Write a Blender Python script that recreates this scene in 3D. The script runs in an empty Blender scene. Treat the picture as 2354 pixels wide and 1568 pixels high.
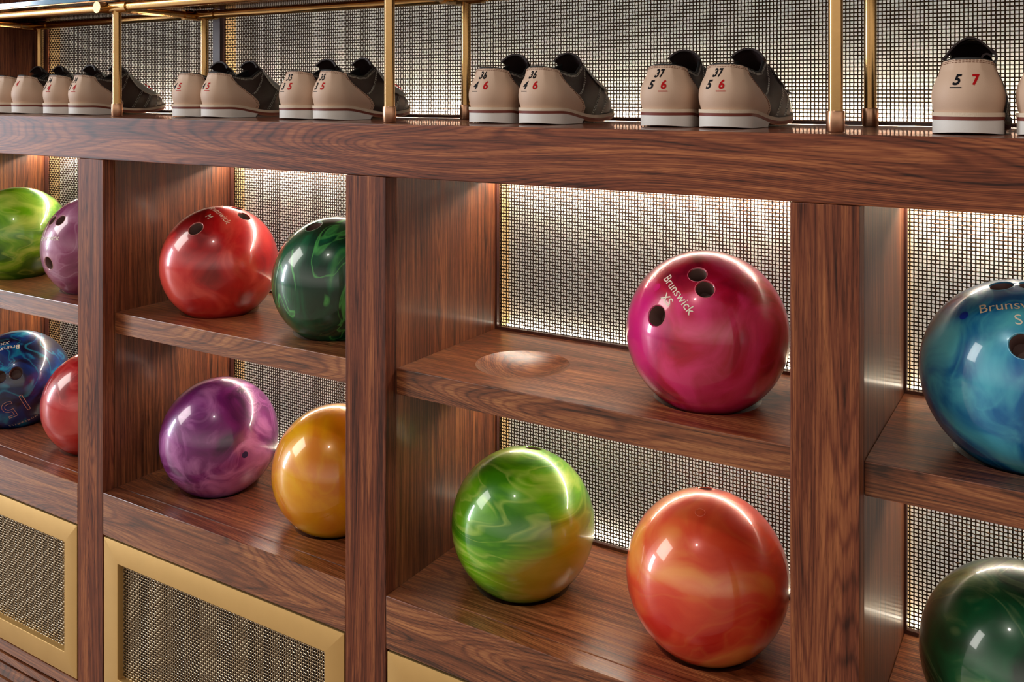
import bpy, bmesh, math, random
import numpy as np
from mathutils import Vector, Matrix, noise as mnoise

# ---------------------------------------------------------------- camera, world, lights, exposure
scene = bpy.context.scene
col = scene.collection
EYE = 1.30            # eye height; front plane of the shelving is y = 0, the camera stands 1.089 m in front of it
cam_d = bpy.data.cameras.new('camera')
cam = bpy.data.objects.new('camera', cam_d)
col.objects.link(cam)
cam.location = (0, -1.089, EYE)
cam.rotation_euler = (math.pi/2, 0, 0.55122)
cam_d.sensor_width = 36.0
cam_d.lens = 36.0*2130.85/2354
cam_d.shift_y = -(784-212.9)/2354
cam_d.clip_start = 0.02
scene.camera = cam

vs = scene.view_settings
vs.view_transform = 'Standard'
vs.look = 'None'
vs.gamma = 1.0
vs.use_curve_mapping = False
vs.exposure = 0.18

world = bpy.data.worlds.new('world')
scene.world = world
world.use_nodes = True
bg = world.node_tree.nodes['Background']
# a dim hall: lit floor and walls low down, a dark ceiling overhead
wn = world.node_tree
w_tc = wn.nodes.new('ShaderNodeTexCoord'); w_sep = wn.nodes.new('ShaderNodeSeparateXYZ'); w_r = wn.nodes.new('ShaderNodeValToRGB')
wn.links.new(w_tc.outputs['Generated'], w_sep.inputs[0])
w_m = wn.nodes.new('ShaderNodeMath'); w_m.operation = 'MULTIPLY_ADD'; w_m.inputs[1].default_value = 0.5; w_m.inputs[2].default_value = 0.5
wn.links.new(w_sep.outputs['Z'], w_m.inputs[0]); wn.links.new(w_m.outputs[0], w_r.inputs[0])
w_r.color_ramp.elements[0].position = 0.46; w_r.color_ramp.elements[0].color = (0.20, 0.17, 0.15, 1)
w_r.color_ramp.elements[1].position = 0.78; w_r.color_ramp.elements[1].color = (0.10, 0.085, 0.075, 1)
w_e = w_r.color_ramp.elements.new(0.58); w_e.color = (0.62, 0.55, 0.49, 1)
wn.links.new(w_r.outputs[0], bg.inputs[0])
bg.inputs[1].default_value = 1.5

def area(name, loc, target, sx, sy, power, color):
    d = bpy.data.lights.new(name, 'AREA')
    d.shape = 'RECTANGLE'; d.size = sx; d.size_y = sy
    d.energy = power; d.color = color
    o = bpy.data.objects.new(name, d)
    col.objects.link(o)
    o.location = loc
    o.rotation_euler = (Vector(target)-Vector(loc)).to_track_quat('-Z', 'Y').to_euler()
    return o
area('window_daylight', (-8.0, -3.1, 1.7), (-1.0, 0, 1.0), 0.8, 2.4, 190, (0.80, 0.88, 1.0))
area('skylight_panel', (-5.6, -3.0, 4.1), (-1.0, 0, 0.9), 2.2, 2.4, 115, (1.0, 0.96, 0.90))
area('ceiling_spotlight', (-0.6, -1.2, 2.95), (-0.7, 0, 0.95), 0.07, 0.07, 5, (1.0, 0.92, 0.82))

cy = scene.cycles
cy.max_bounces = 8
cy.diffuse_bounces = 6
cy.glossy_bounces = 4
cy.transmission_bounces = 4
cy.sample_clamp_indirect = 6.0
cy.sample_clamp_direct = 0.0
cy.caustics_reflective = False
cy.caustics_refractive = False
try:
    cy.use_denoising = True
    cy.use_light_tree = True
except Exception:
    pass

# ---------------------------------------------------------------- dimensions (metres)
TOP, TOPB = 1.2528, 1.1726            # top board
MS, MST = 0.8788, 0.040               # middle shelf top, thickness
BS, BSF = 0.5429, 0.0796              # base shelf top, fascia height
YS, YB = 0.0254, 0.3055               # shelf setback, interior depth
YM = 0.3165                           # woven mesh plane
PILLARS = [(-2.341, -2.263), (-1.657, -1.5785), (-0.9727, -0.8926), (-0.2896, -0.2123), (0.394, 0.472)]
BAYS = [(PILLARS[i][1], PILLARS[i+1][0]) for i in range(4)]
PITCH, WIRE = 0.00555, 0.00102
BALL_R, DISH_D, DISH_A = 0.1110, 0.0210, 0.0737
LED = 105.0
LED_FRONT = 115.0

# ---------------------------------------------------------------- helpers
def lin(c):
    return tuple(((v/255)/12.92 if v/255 <= 0.04045 else ((v/255+0.055)/1.055)**2.4) for v in c) + (1,)

def setp(o, label=None, cat=None, group=None, kind=None):
    if label: o['label'] = label
    if cat: o['category'] = cat
    if group: o['group'] = group
    if kind: o['kind'] = kind
    return o

def thing(name, label, cat, loc=(0, 0, 0), rz=0.0, group=None):
    o = bpy.data.objects.new(name, None)
    col.objects.link(o)
    o.empty_display_size = 0.05
    o.location = loc
    o.rotation_euler = (0, 0, rz)
    return setp(o, label, cat, group)

def obj(name, me, mat=None, parent=None, loc=None, world_geo=True):
    """link mesh; geometry given in world coords unless the parent is at the origin of its own frame"""
    o = bpy.data.objects.new(name, me)
    if mat is not None and len(me.materials) == 0:
        me.materials.append(mat)
    col.objects.link(o)
    if parent is not None:
        o.parent = parent
    if loc is not None:
        o.location = loc
    return o

def bm_mesh(bm, name, smooth=False, angle=None):
    me = bpy.data.meshes.new(name)
    bm.normal_update()
    bm.to_mesh(me)
    bm.free()
    if smooth:
        me.shade_smooth()
        if angle is not None:
            me.set_sharp_from_angle(angle=math.radians(angle))
    return me

def add_box(bm, x0, x1, y0, y1, z0, z1):
    v = [bm.verts.new(p) for p in ((x0, y0, z0), (x1, y0, z0), (x1, y1, z0), (x0, y1, z0),
                                   (x0, y0, z1), (x1, y0, z1), (x1, y1, z1), (x0, y1, z1))]
    for f in ((0, 3, 2, 1), (4, 5, 6, 7), (0, 1, 5, 4), (1, 2, 6, 5), (2, 3, 7, 6), (3, 0, 4, 7)):
        bm.faces.new([v[i] for i in f])

def bevel(bm, w, seg=2):
    bmesh.ops.bevel(bm, geom=list(bm.edges), offset=w, segments=seg, affect='EDGES', profile=0.5)

def box_mesh(name, x0, x1, y0, y1, z0, z1, bev=0.0012):
    bm = bmesh.new()
    add_box(bm, x0, x1, y0, y1, z0, z1)
    if bev:
        bevel(bm, bev)
    return bm_mesh(bm, name, smooth=bev > 0, angle=20)

def box(name, x0, x1, y0, y1, z0, z1, mat, parent=None, bev=0.0012):
    """box given in world coordinates, origin moved into the parent's frame"""
    ox, oy, oz = parent.location if parent is not None else (0, 0, 0)
    return obj(name, box_mesh(name, x0-ox, x1-ox, y0-oy, y1-oy, z0-oz, z1-oz, bev), mat, parent)

def add_tube(bm, pts, r, n=12, cap=True, radii=None):
    pts = [Vector(p) for p in pts]
    rings = []
    prev = None
    for i, p in enumerate(pts):
        t = (pts[min(i+1, len(pts)-1)]-pts[max(i-1, 0)]).normalized()
        if prev is None:
            a = t.orthogonal().normalized()
        else:
            a = (prev - t*prev.dot(t))
            a = a.normalized() if a.length > 1e-6 else t.orthogonal().normalized()
        prev = a
        b = t.cross(a)
        rr = radii[i] if radii else r
        rings.append([bm.verts.new(p+(a*math.cos(2*math.pi*k/n)+b*math.sin(2*math.pi*k/n))*rr) for k in range(n)])
    for i in range(len(rings)-1):
        for k in range(n):
            bm.faces.new((rings[i][k], rings[i][(k+1) % n], rings[i+1][(k+1) % n], rings[i+1][k]))
    if cap:
        bm.faces.new(rings[0][::-1])
        bm.faces.new(rings[-1])

def tube(name, pts, r, mat, parent, n=20, radii=None, angle=40):
    off = parent.location if parent is not None else Vector((0, 0, 0))
    bm = bmesh.new()
    add_tube(bm, [Vector(p)-Vector(off) for p in pts], r, n, True, radii)
    return obj(name, bm_mesh(bm, name, True, angle), mat, parent)

# ---------------------------------------------------------------- materials
def new_mat(name):
    m = bpy.data.materials.new(name)
    m.use_nodes = True
    nt = m.node_tree
    return m, nt, nt.nodes['Principled BSDF']

def plain(name, rgb, rough=0.5, metal=0.0, coat=0.0, bump=0.0, bscale=400, var=0.0, spec=None, trans=0.0):
    m, nt, b = new_mat(name)
    c = lin(rgb)
    b.inputs['Base Color'].default_value = c
    b.inputs['Roughness'].default_value = rough
    b.inputs['Metallic'].default_value = metal
    b.inputs['Coat Weight'].default_value = coat
    if trans:
        b.inputs['Transmission Weight'].default_value = trans
    if spec is not None:
        b.inputs['Specular IOR Level'].default_value = spec
    if bump or var:
        tc = nt.nodes.new('ShaderNodeTexCoord')
        nz = nt.nodes.new('ShaderNodeTexNoise')
        nz.inputs['Scale'].default_value = bscale
        nz.inputs['Detail'].default_value = 4
        nt.links.new(tc.outputs['Object'], nz.inputs['Vector'])
        if bump:
            bp = nt.nodes.new('ShaderNodeBump')
            bp.inputs['Strength'].default_value = bump
            bp.inputs['Distance'].default_value = 0.001
            nt.links.new(nz.outputs['Fac'], bp.inputs['Height'])
            nt.links.new(bp.outputs['Normal'], b.inputs['Normal'])
        if var:
            n2 = nt.nodes.new('ShaderNodeTexNoise')
            n2.inputs['Scale'].default_value = 22
            n2.inputs['Detail'].default_value = 6
            nt.links.new(tc.outputs['Object'], n2.inputs['Vector'])
            mx = nt.nodes.new('ShaderNodeMix'); mx.data_type = 'RGBA'
            mx.inputs[6].default_value = tuple(v*(1-var) for v in c[:3])+(1,)
            mx.inputs[7].default_value = tuple(min(1, v*(1+var)) for v in c[:3])+(1,)
            nt.links.new(n2.outputs['Fac'], mx.inputs[0])
            nt.links.new(mx.outputs[2], b.inputs['Base Color'])
    return m

def wood(name, axis, dark, mid, light, rough=0.32, coat=0.5, coat_rough=0.14, fig=1.0, cath=True, seed=0.0):
    """walnut: fine fibres, dark pores and wavy growth figure running along axis (0 = x, 2 = z)"""
    m, nt, b = new_mat(name)
    N, L = nt.nodes, nt.links
    tc = N.new('ShaderNodeTexCoord')
    oi = N.new('ShaderNodeObjectInfo')
    mul = N.new('ShaderNodeMath'); mul.operation = 'MULTIPLY'; mul.inputs[1].default_value = 13.7
    L.new(oi.outputs['Random'], mul.inputs[0])
    add = N.new('ShaderNodeVectorMath'); add.operation = 'ADD'
    L.new(tc.outputs['Object'], add.inputs[0])
    cmb = N.new('ShaderNodeCombineXYZ')
    for i in range(3):
        L.new(mul.outputs[0], cmb.inputs[i])
    L.new(cmb.outputs[0], add.inputs[1])
    add2 = N.new('ShaderNodeVectorMath'); add2.operation = 'ADD'
    L.new(add.outputs[0], add2.inputs[0]); add2.inputs[1].default_value = (seed, seed*1.7, seed*0.6)
    def nz(along, across, detail, rough_=0.55, dist=0.0):
        mp = N.new('ShaderNodeMapping')
        s = [across]*3; s[axis] = along
        mp.inputs['Scale'].default_value = s
        L.new(add2.outputs[0], mp.inputs['Vector'])
        t = N.new('ShaderNodeTexNoise')
        t.inputs['Scale'].default_value = 1.0
        t.inputs['Detail'].default_value = detail
        t.inputs['Roughness'].default_value = rough_
        t.inputs['Distortion'].default_value = dist
        L.new(mp.outputs[0], t.inputs['Vector'])
        return t.outputs['Fac']
    def math_(op, a, c=None, d=None):
        n = N.new('ShaderNodeMath'); n.operation = op
        for i, v in enumerate((a, c, d)):
            if v is None: continue
            if isinstance(v, (int, float)): n.inputs[i].default_value = v
            else: L.new(v, n.inputs[i])
        return n.outputs[0]
    figure = nz(0.9 if cath else 0.35, 7.5 if cath else 16.0, 1.5, 0.4, 0.12)
    rings = math_('SINE', math_('MULTIPLY', figure, (150.0 if cath else 120.0)*fig))
    rings = math_('MULTIPLY_ADD', rings, 0.5, 0.5)
    fine = math_('SINE', math_('MULTIPLY', figure, (620.0 if cath else 700.0)*fig))
    fine = math_('POWER', math_('MULTIPLY_ADD', fine, 0.5, 0.5), 3.0)
    broad = nz(0.8 if cath else 0.3, 14.0 if cath else 34.0, 3.0, 0.6)
    fib = nz(14.0, 520.0, 3.0, 0.65)
    fib2 = nz(5.0, 160.0, 3.0, 0.6)
    pore = nz(60.0, 900.0, 1.0, 0.5)
    t = math_('MULTIPLY_ADD', math_('SUBTRACT', broad, 0.5), 0.85, 0.46)
    t = math_('MULTIPLY_ADD', math_('SUBTRACT', rings, 0.5), 0.20, t)
    t = math_('MULTIPLY_ADD', math_('SUBTRACT', fib2, 0.5), 0.85, t)
    t = math_('MULTIPLY_ADD', math_('SUBTRACT', fib, 0.5), 0.95, t)
    t = math_('MULTIPLY_ADD', fine, -0.22, math_('ADD', t, 0.05))
    ramp = N.new('ShaderNodeValToRGB')
    ramp.color_ramp.elements[0].position = 0.05
    ramp.color_ramp.elements[0].color = lin(dark)
    ramp.color_ramp.elements[1].position = 0.92
    ramp.color_ramp.elements[1].color = lin(light)
    e = ramp.color_ramp.elements.new(0.46); e.color = lin(mid)
    L.new(t, ramp.inputs[0])
    pr = N.new('ShaderNodeValToRGB')
    pr.color_ramp.elements[0].position = 0.30; pr.color_ramp.elements[0].color = (0.66, 0.63, 0.61, 1)
    pr.color_ramp.elements[1].position = 0.42; pr.color_ramp.elements[1].color = (1, 1, 1, 1)
    L.new(pore, pr.inputs[0])
    mx = N.new('ShaderNodeMix'); mx.data_type = 'RGBA'; mx.blend_type = 'MULTIPLY'
    mx.inputs[0].default_value = 1.0
    L.new(ramp.outputs[0], mx.inputs[6]); L.new(pr.outputs[0], mx.inputs[7])
    L.new(mx.outputs[2], b.inputs['Base Color'])
    b.inputs['Roughness'].default_value = rough
    b.inputs['Coat Weight'].default_value = coat
    b.inputs['Coat Roughness'].default_value = coat_rough
    if coat < 0.2: b.inputs['Specular IOR Level'].default_value = 0.3
    bp = N.new('ShaderNodeBump')
    bp.inputs['Strength'].default_value = 0.22
    bp.inputs['Distance'].default_value = 0.0006
    L.new(fib, bp.inputs['Height'])
    L.new(bp.outputs['Normal'], b.inputs['Normal'])
    return m

D_, M_, L_ = (50, 22, 13), (124, 64, 40), (184, 114, 70)
W_TOP = wood('walnut_top_board', 0, D_, M_, L_, rough=0.38, coat=0.5, coat_rough=0.05, seed=3.1)
W_FRONT = wood('walnut_board_edge', 0, D_, M_, L_, rough=0.48, coat=0.15, coat_rough=0.35, seed=3.1)
W_X = wood('walnut_shelf', 0, (54, 25, 15), (132, 73, 44), (194, 130, 80), rough=0.30, coat=0.9, coat_rough=0.27, seed=7.7)
W_Z = wood('walnut_upright', 2, (54, 25, 16), (118, 62, 41), (174, 108, 67), rough=0.5, coat=0.0, coat_rough=0.3, cath=False, seed=1.3)
W_SIDE = wood('walnut_side_panel', 2, (46, 22, 13), (110, 60, 36), (166, 104, 60), rough=0.42, coat=0.35, coat_rough=0.16, cath=False, seed=5.9, )
W_DARK = plain('dark_recess_wood', (38, 20, 16), 0.6)
W_FRAME = plain('dark_walnut_frame', (74, 36, 28), 0.4, coat=0.3)

def brass_mat(name, rgb, rough, var=0.25, bump=0.06):
    return plain(name, rgb, rough, metal=1.0, bump=bump, bscale=120, var=var)
BRASS = plain('brushed_brass', (226, 188, 122), 0.46, metal=0.80, bump=0.04, bscale=120, var=0.06)
BRASS_TUBE = brass_mat('aged_brass_tube', (206, 166, 108), 0.20, 0.16, 0.08)
COLLAR = brass_mat('coppery_nickel_collar', (206, 160, 128), 0.30, 0.12)
PLATE = brass_mat('polished_bronze_plate', (150, 108, 66), 0.16, 0.3, 0.05)
WIRE_M = plain('woven_brass_wire', (80, 60, 42), 0.26, metal=1.0)
WIRE_DOOR = plain('woven_nickel_wire', (196, 180, 154), 0.22, metal=1.0)
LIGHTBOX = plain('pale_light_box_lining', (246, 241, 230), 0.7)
_b = LIGHTBOX.node_tree.nodes['Principled BSDF']      # even glow added to the lining, brightening mesh cells and shelf tops
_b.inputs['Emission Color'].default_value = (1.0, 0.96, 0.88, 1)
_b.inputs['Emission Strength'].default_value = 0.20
LIGHTBOX_SIDE = plain('light_box_return', (236, 196, 140), 0.6)
BLUE_GLASS = plain('blue_glass', (10, 120, 165), 0.08, coat=1.0)

def emit(name, rgb, strength):
    m = bpy.data.materials.new(name); m.use_nodes = True
    nt = m.node_tree; nt.nodes.clear()
    e = nt.nodes.new('ShaderNodeEmission'); o = nt.nodes.new('ShaderNodeOutputMaterial')
    e.inputs[0].default_value = lin(rgb); e.inputs[1].default_value = strength
    nt.links.new(e.outputs[0], o.inputs[0])
    return m
LED_M = emit('led_strip_glow', (255, 247, 234), LED)
LED_LOW = emit('led_strip_glow_low', (255, 240, 214), 8.0)
LED_F = emit('led_channel_glow', (255, 238, 214), LED_FRONT)
LED_SHOE = emit('led_strip_glow_warm', (255, 240, 214), 150.0)

def swirl(name, c1, c2, c3, scale=7.0, warp=0.9, vein=0.5, stretch=(1, 1, 1), rot=(0, 0, 0), seed=0.0,
          extra=None, metal=0.06, rough=0.28, lo=0.36, hi=0.66):
    """poured reactive resin: domain-warped bands with thin pearl veins"""
    m, nt, b = new_mat(name)
    N, L = nt.nodes, nt.links
    tc = N.new('ShaderNodeTexCoord')
    mp = N.new('ShaderNodeMapping')
    mp.inputs['Location'].default_value = (seed, seed*0.7, -seed)
    mp.inputs['Rotation'].default_value = rot
    mp.inputs['Scale'].default_value = tuple(scale*s for s in stretch)
    L.new(tc.outputs['Object'], mp.inputs['Vector'])
    w = N.new('ShaderNodeTexNoise'); w.inputs['Scale'].default_value = 1.0; w.inputs['Detail'].default_value = 1.5
    L.new(mp.outputs[0], w.inputs['Vector'])
    sub = N.new('ShaderNodeVectorMath'); sub.operation = 'SUBTRACT'; sub.inputs[1].default_value = (.5, .5, .5)
    L.new(w.outputs['Color'], sub.inputs[0])
    sc = N.new('ShaderNodeVectorMath'); sc.operation = 'SCALE'; sc.inputs['Scale'].default_value = warp*4
    L.new(sub.outputs[0], sc.inputs[0])
    ad = N.new('ShaderNodeVectorMath'); ad.operation = 'ADD'
    L.new(mp.outputs[0], ad.inputs[0]); L.new(sc.outputs[0], ad.inputs[1])
    n = N.new('ShaderNodeTexNoise'); n.inputs['Scale'].default_value = 1.0; n.inputs['Detail'].default_value = 5.0
    n.inputs['Roughness'].default_value = 0.5; n.inputs['Distortion'].default_value = 0.25
    L.new(ad.outputs[0], n.inputs['Vector'])
    r = N.new('ShaderNodeValToRGB')
    r.color_ramp.elements[0].position = lo; r.color_ramp.elements[0].color = lin(c1)
    r.color_ramp.elements[1].position = hi; r.color_ramp.elements[1].color = lin(c3)
    e = r.color_ramp.elements.new((lo+hi)/2); e.color = lin(c2)
    L.new(n.outputs['Fac'], r.inputs[0])
    # thin veins where a second warped field crosses zero
    n2 = N.new('ShaderNodeTexNoise'); n2.inputs['Scale'].default_value = 0.8; n2.inputs['Detail'].default_value = 2.0
    n2.inputs['Distortion'].default_value = 1.2
    L.new(ad.outputs[0], n2.inputs['Vector'])
    a = N.new('ShaderNodeMath'); a.operation = 'SUBTRACT'; a.inputs[1].default_value = 0.5
    L.new(n2.outputs['Fac'], a.inputs[0])
    ab = N.new('ShaderNodeMath'); ab.operation = 'ABSOLUTE'; L.new(a.outputs[0], ab.inputs[0])
    mr = N.new('ShaderNodeMapRange'); mr.inputs[1].default_value = 0.0; mr.inputs[2].default_value = 0.035
    mr.inputs[3].default_value = vein; mr.inputs[4].default_value = 0.0
    L.new(ab.outputs[0], mr.inputs[0])
    mx = N.new('ShaderNodeMix'); mx.data_type = 'RGBA'
    L.new(mr.outputs[0], mx.inputs[0]); L.new(r.outputs[0], mx.inputs[6]); mx.inputs[7].default_value = lin(c3)
    out = mx.outputs[2]
    if extra:        # a second pigment pooled round one side of the ball: (direction, colour, size)
        dr, ec, size = extra
        vm = N.new('ShaderNodeVectorMath'); vm.operation = 'DISTANCE'
        vm.inputs[1].default_value = tuple(v*BALL_R for v in dr)
        wn = N.new('ShaderNodeVectorMath'); wn.operation = 'SCALE'; wn.inputs['Scale'].default_value = 0.10
        L.new(sub.outputs[0], wn.inputs[0])
        wa = N.new('ShaderNodeVectorMath'); wa.operation = 'ADD'
        L.new(tc.outputs['Object'], wa.inputs[0]); L.new(wn.outputs[0], wa.inputs[1])
        L.new(wa.outputs[0], vm.inputs[0])
        mr2 = N.new('ShaderNodeMapRange'); mr2.inputs[1].default_value = size*0.5; mr2.inputs[2].default_value = size
        mr2.inputs[3].default_value = 0.85; mr2.inputs[4].default_value = 0.0
        L.new(vm.outputs['Value'], mr2.inputs[0])
        m2 = N.new('ShaderNodeMix'); m2.data_type = 'RGBA'
        L.new(mr2.outputs[0], m2.inputs[0]); L.new(out, m2.inputs[6]); m2.inputs[7].default_value = lin(ec)
        out = m2.outputs[2]
    L.new(out, b.inputs['Base Color'])
    b.inputs['Metallic'].default_value = metal
    b.inputs['Roughness'].default_value = rough
    b.inputs['Coat Weight'].default_value = 1.0
    b.inputs['Coat Roughness'].default_value = 0.055
    return m

# ---------------------------------------------------------------- woven wire mesh (real crimped wires)
def woven(name, width, height, pitch=PITCH, r=WIRE, sides=5):
    nx, nz = int(width/pitch), int(height/pitch)
    px_, pz_ = width/nx, height/nz
    amp = r*0.98
    V, F = [], []
    base = 0
    def wires(count, other, step, ostep, horizontal):
        nonlocal base
        k = np.arange(other*2+1)                       # two stations per cell, starting half a cell before the first crossing
        along = (k*0.5)*ostep
        ang = 2*np.pi*np.arange(sides)/sides
        for i in range(count):
            c = (i+0.5)*step
            # crossing stations at odd k -> index (k-1)/2
            s = np.where(k % 2 == 1, np.where(((k-1)//2+i) % 2 == 0, 1.0, -1.0), 0.0)
            if horizontal: s = -s
            off = amp*s
            n = len(k)
            P = np.zeros((n, sides, 3))
            ca, sa = np.cos(ang)*r, np.sin(ang)*r
            if horizontal:
                P[:, :, 0] = along[:, None]
                P[:, :, 1] = off[:, None]+ca[None, :]
                P[:, :, 2] = c+sa[None, :]
            else:
                P[:, :, 2] = along[:, None]
                P[:, :, 1] = off[:, None]+sa[None, :]
                P[:, :, 0] = c+ca[None, :]
            V.append(P.reshape(-1, 3))
            a = np.arange(n-1)[:, None]*sides
            j = np.arange(sides)[None, :]
            j2 = (j+1) % sides
            q = np.stack([a+j, a+j2, a+sides+j2, a+sides+j], axis=-1).reshape(-1, 4)+base
            F.append(q if not horizontal else q[:, ::-1])
            base += n*sides
    wires(nx, nz, px_, pz_, False)
    wires(nz, nx, pz_, px_, True)
    V = np.concatenate(V).astype(np.float32); F = np.concatenate(F).astype(np.int32)
    me = bpy.data.meshes.new(name)
    me.vertices.add(len(V)); me.vertices.foreach_set('co', V.ravel())
    me.loops.add(F.size); me.loops.foreach_set('vertex_index', F.ravel())
    me.polygons.add(len(F))
    me.polygons.foreach_set('loop_start', np.arange(0, F.size, 4, dtype=np.int32))
    me.polygons.foreach_set('use_smooth', np.ones(len(F), dtype=bool))
    me.update(calc_edges=True)
    return me

# ---------------------------------------------------------------- the room behind and below
fl = box('floor', -14, 12, -16, 0.6, -0.05, 0.0, plain('floor_stone', (196, 176, 156), 0.5, var=0.1), bev=0)
setp(fl, kind='structure')
wl = box('wall_back', -4.5, 2.5, 0.42, 0.52, 0.0, 2.6, plain('wall_plaster', (92, 66, 54), 0.7, var=0.1), bev=0)
setp(wl, kind='structure')

# ---------------------------------------------------------------- uprights
up_labels = ['walnut end upright at the far left, rising past the top board behind the leftmost shoes',
             'narrow walnut upright between the mauve ball and the purple ball',
             'walnut upright between the yellow ball and the empty dished hollow',
             'wide dark walnut upright between the orange ball and the blue ball',
             'walnut upright closing the right side of the blue ball bay']
for i, (a, b) in enumerate(PILLARS):
    t = thing('shelving_upright', up_labels[i], 'upright', ((a+b)/2, 0, 0), group='walnut uprights between the ball bays')
    box('front_post', a, b, 0.0, YS-0.0004, 0.0, TOPB, W_Z, t)
    if i > 0: box('side_panel', a, a+0.018, YS+0.0004, YM+0.031, 0.02, TOPB, W_SIDE, t, bev=0.0004)
    if i < 4: box('side_panel', b-0.018, b, YS+0.0004, YM+0.031, 0.02, TOPB, W_SIDE, t, bev=0.0004)
    if i == 0:
        box('end_panel', a, b, 0.03, YB+0.04, TOP+0.0005, 1.75, W_Z, t)

# ---------------------------------------------------------------- top board with the shoes on it
tb = thing('top_board', 'long walnut top board carrying the row of bowling shoes and brass posts', 'shelf', (-0.95, 0, TOPB))
bd = box('board', -2.345, 0.476, 0.0, YB+0.008, TOPB+0.0004, TOP, W_TOP, tb, bev=0.0015)
bd.data.materials.append(W_FRONT)
for p in bd.data.polygons:
    if p.normal.z < 0.9: p.material_index = 1

# ---------------------------------------------------------------- back of the shoe shelf: lit boxes behind woven mesh
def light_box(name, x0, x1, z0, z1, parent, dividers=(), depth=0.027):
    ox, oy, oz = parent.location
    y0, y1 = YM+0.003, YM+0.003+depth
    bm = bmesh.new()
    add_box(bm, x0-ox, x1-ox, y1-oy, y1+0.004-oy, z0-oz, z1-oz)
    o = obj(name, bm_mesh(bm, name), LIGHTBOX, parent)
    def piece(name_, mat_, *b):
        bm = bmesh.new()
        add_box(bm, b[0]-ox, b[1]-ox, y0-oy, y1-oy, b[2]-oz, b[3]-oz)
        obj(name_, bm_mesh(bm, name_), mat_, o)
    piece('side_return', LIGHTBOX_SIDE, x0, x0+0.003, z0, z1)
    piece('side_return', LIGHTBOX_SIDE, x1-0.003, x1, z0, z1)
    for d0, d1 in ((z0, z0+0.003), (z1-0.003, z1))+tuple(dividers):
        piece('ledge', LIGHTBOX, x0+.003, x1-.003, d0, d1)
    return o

def led(x0, x1, y, z, parent, mat, h=0.004, d=0.005):
    return box('light_strip', x0, x1, y-d/2, y+d/2, z-h/2, z+h/2, mat, parent, bev=0)

UPZ = 1.56
for (x0, x1, lab) in ((-2.262, -1.632, 'narrow woven brass mesh back panel behind the size 34 shoes'),
                      (-1.608, 0.45, 'long woven brass mesh back panel behind the size 35, 36 and 37 shoes')):
    t = thing('mesh_back_panel', lab, 'back panel', (x0, YM, TOP), group='lit mesh back panels above the top board')
    me = woven('woven_mesh', x1-x0-0.004, UPZ-TOP-0.004)
    obj('woven_mesh', me, WIRE_M, t, loc=(0.002, 0, 0.003))
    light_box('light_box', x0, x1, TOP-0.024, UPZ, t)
    led(x0+0.006, x1-0.006, YM+0.017, TOP-0.012, t, LED_SHOE, h=0.005)
    box('bottom_trim', x0, x1, YM-0.010, YM-0.0025, TOP+0.0003, TOP+0.0056, W_FRAME, t, bev=0.0005)
tr = box('trim_1', -1.632, -1.608, YM-0.011, YM+0.034, TOP+0.0003, UPZ, W_FRAME, bev=0.0008)
setp(tr, kind='structure')

# ---------------------------------------------------------------- ball bays
def boolean(me, cutters, name, sharp=16):
    o = bpy.data.objects.new('tmp', me); col.objects.link(o)
    tmp = [o]
    for cme, loc in cutters:
        c = bpy.data.objects.new('cut', cme); c.location = loc; col.objects.link(c); tmp.append(c)
        md = o.modifiers.new('b', 'BOOLEAN'); md.operation = 'DIFFERENCE'; md.object = c; md.solver = 'EXACT'
    dg = bpy.context.evaluated_depsgraph_get()
    dg.update()
    out = bpy.data.meshes.new_from_object(o.evaluated_get(dg))
    out.name = name
    for t_ in tmp:
        bpy.data.objects.remove(t_)
    out.shade_smooth()
    out.set_sharp_from_angle(angle=math.radians(sharp))
    return out

DISH_R = (DISH_A**2+DISH_D**2)/(2*DISH_D)
def dish_cutter():
    bm = bmesh.new()
    bmesh.ops.create_uvsphere(bm, u_segments=160, v_segments=160, radius=DISH_R)
    bmesh.ops.delete(bm, geom=[v for v in bm.verts if v.co.z > -DISH_R+DISH_D*2.2], context='VERTS')
    ed = [e for e in bm.edges if e.is_boundary]
    bmesh.ops.contextual_create(bm, geom=ed)
    bmesh.ops.recalc_face_normals(bm, faces=list(bm.faces))
    return bm_mesh(bm, 'cut')
CUT = dish_cutter()

BW = BAYS[1][1]-BAYS[1][0]
DX = 0.1531
def shelf_mesh(w, y0, y1, th, name):
    # local frame: x centred, top at z = 0
    me = box_mesh(name, -w/2, w/2, y0, y1, -th, 0, 0.0011)
    cuts = [(CUT, (s*(w/2-DX), 0.1463, DISH_R-DISH_D)) for s in (-1, 1)]
    return boolean(me, cuts, name)

mesh_bay = woven('woven_mesh', BW-0.006, TOPB-BS-0.004)
DOOR_T, DOOR_B, FW = BS-BSF-0.0035, 0.162, 0.041
mesh_door = woven('mesh_infill', BW-0.006-2*FW+0.004, DOOR_T-DOOR_B-2*FW+0.004, pitch=0.0050, r=0.00085)
shelf_me = shelf_mesh(BW-0.0006, YS, YB, MST, 'middle_shelf')
base_me = shelf_mesh(BW-0.0006, 0.0320, YB, 0.030, 'base_shelf')

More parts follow.
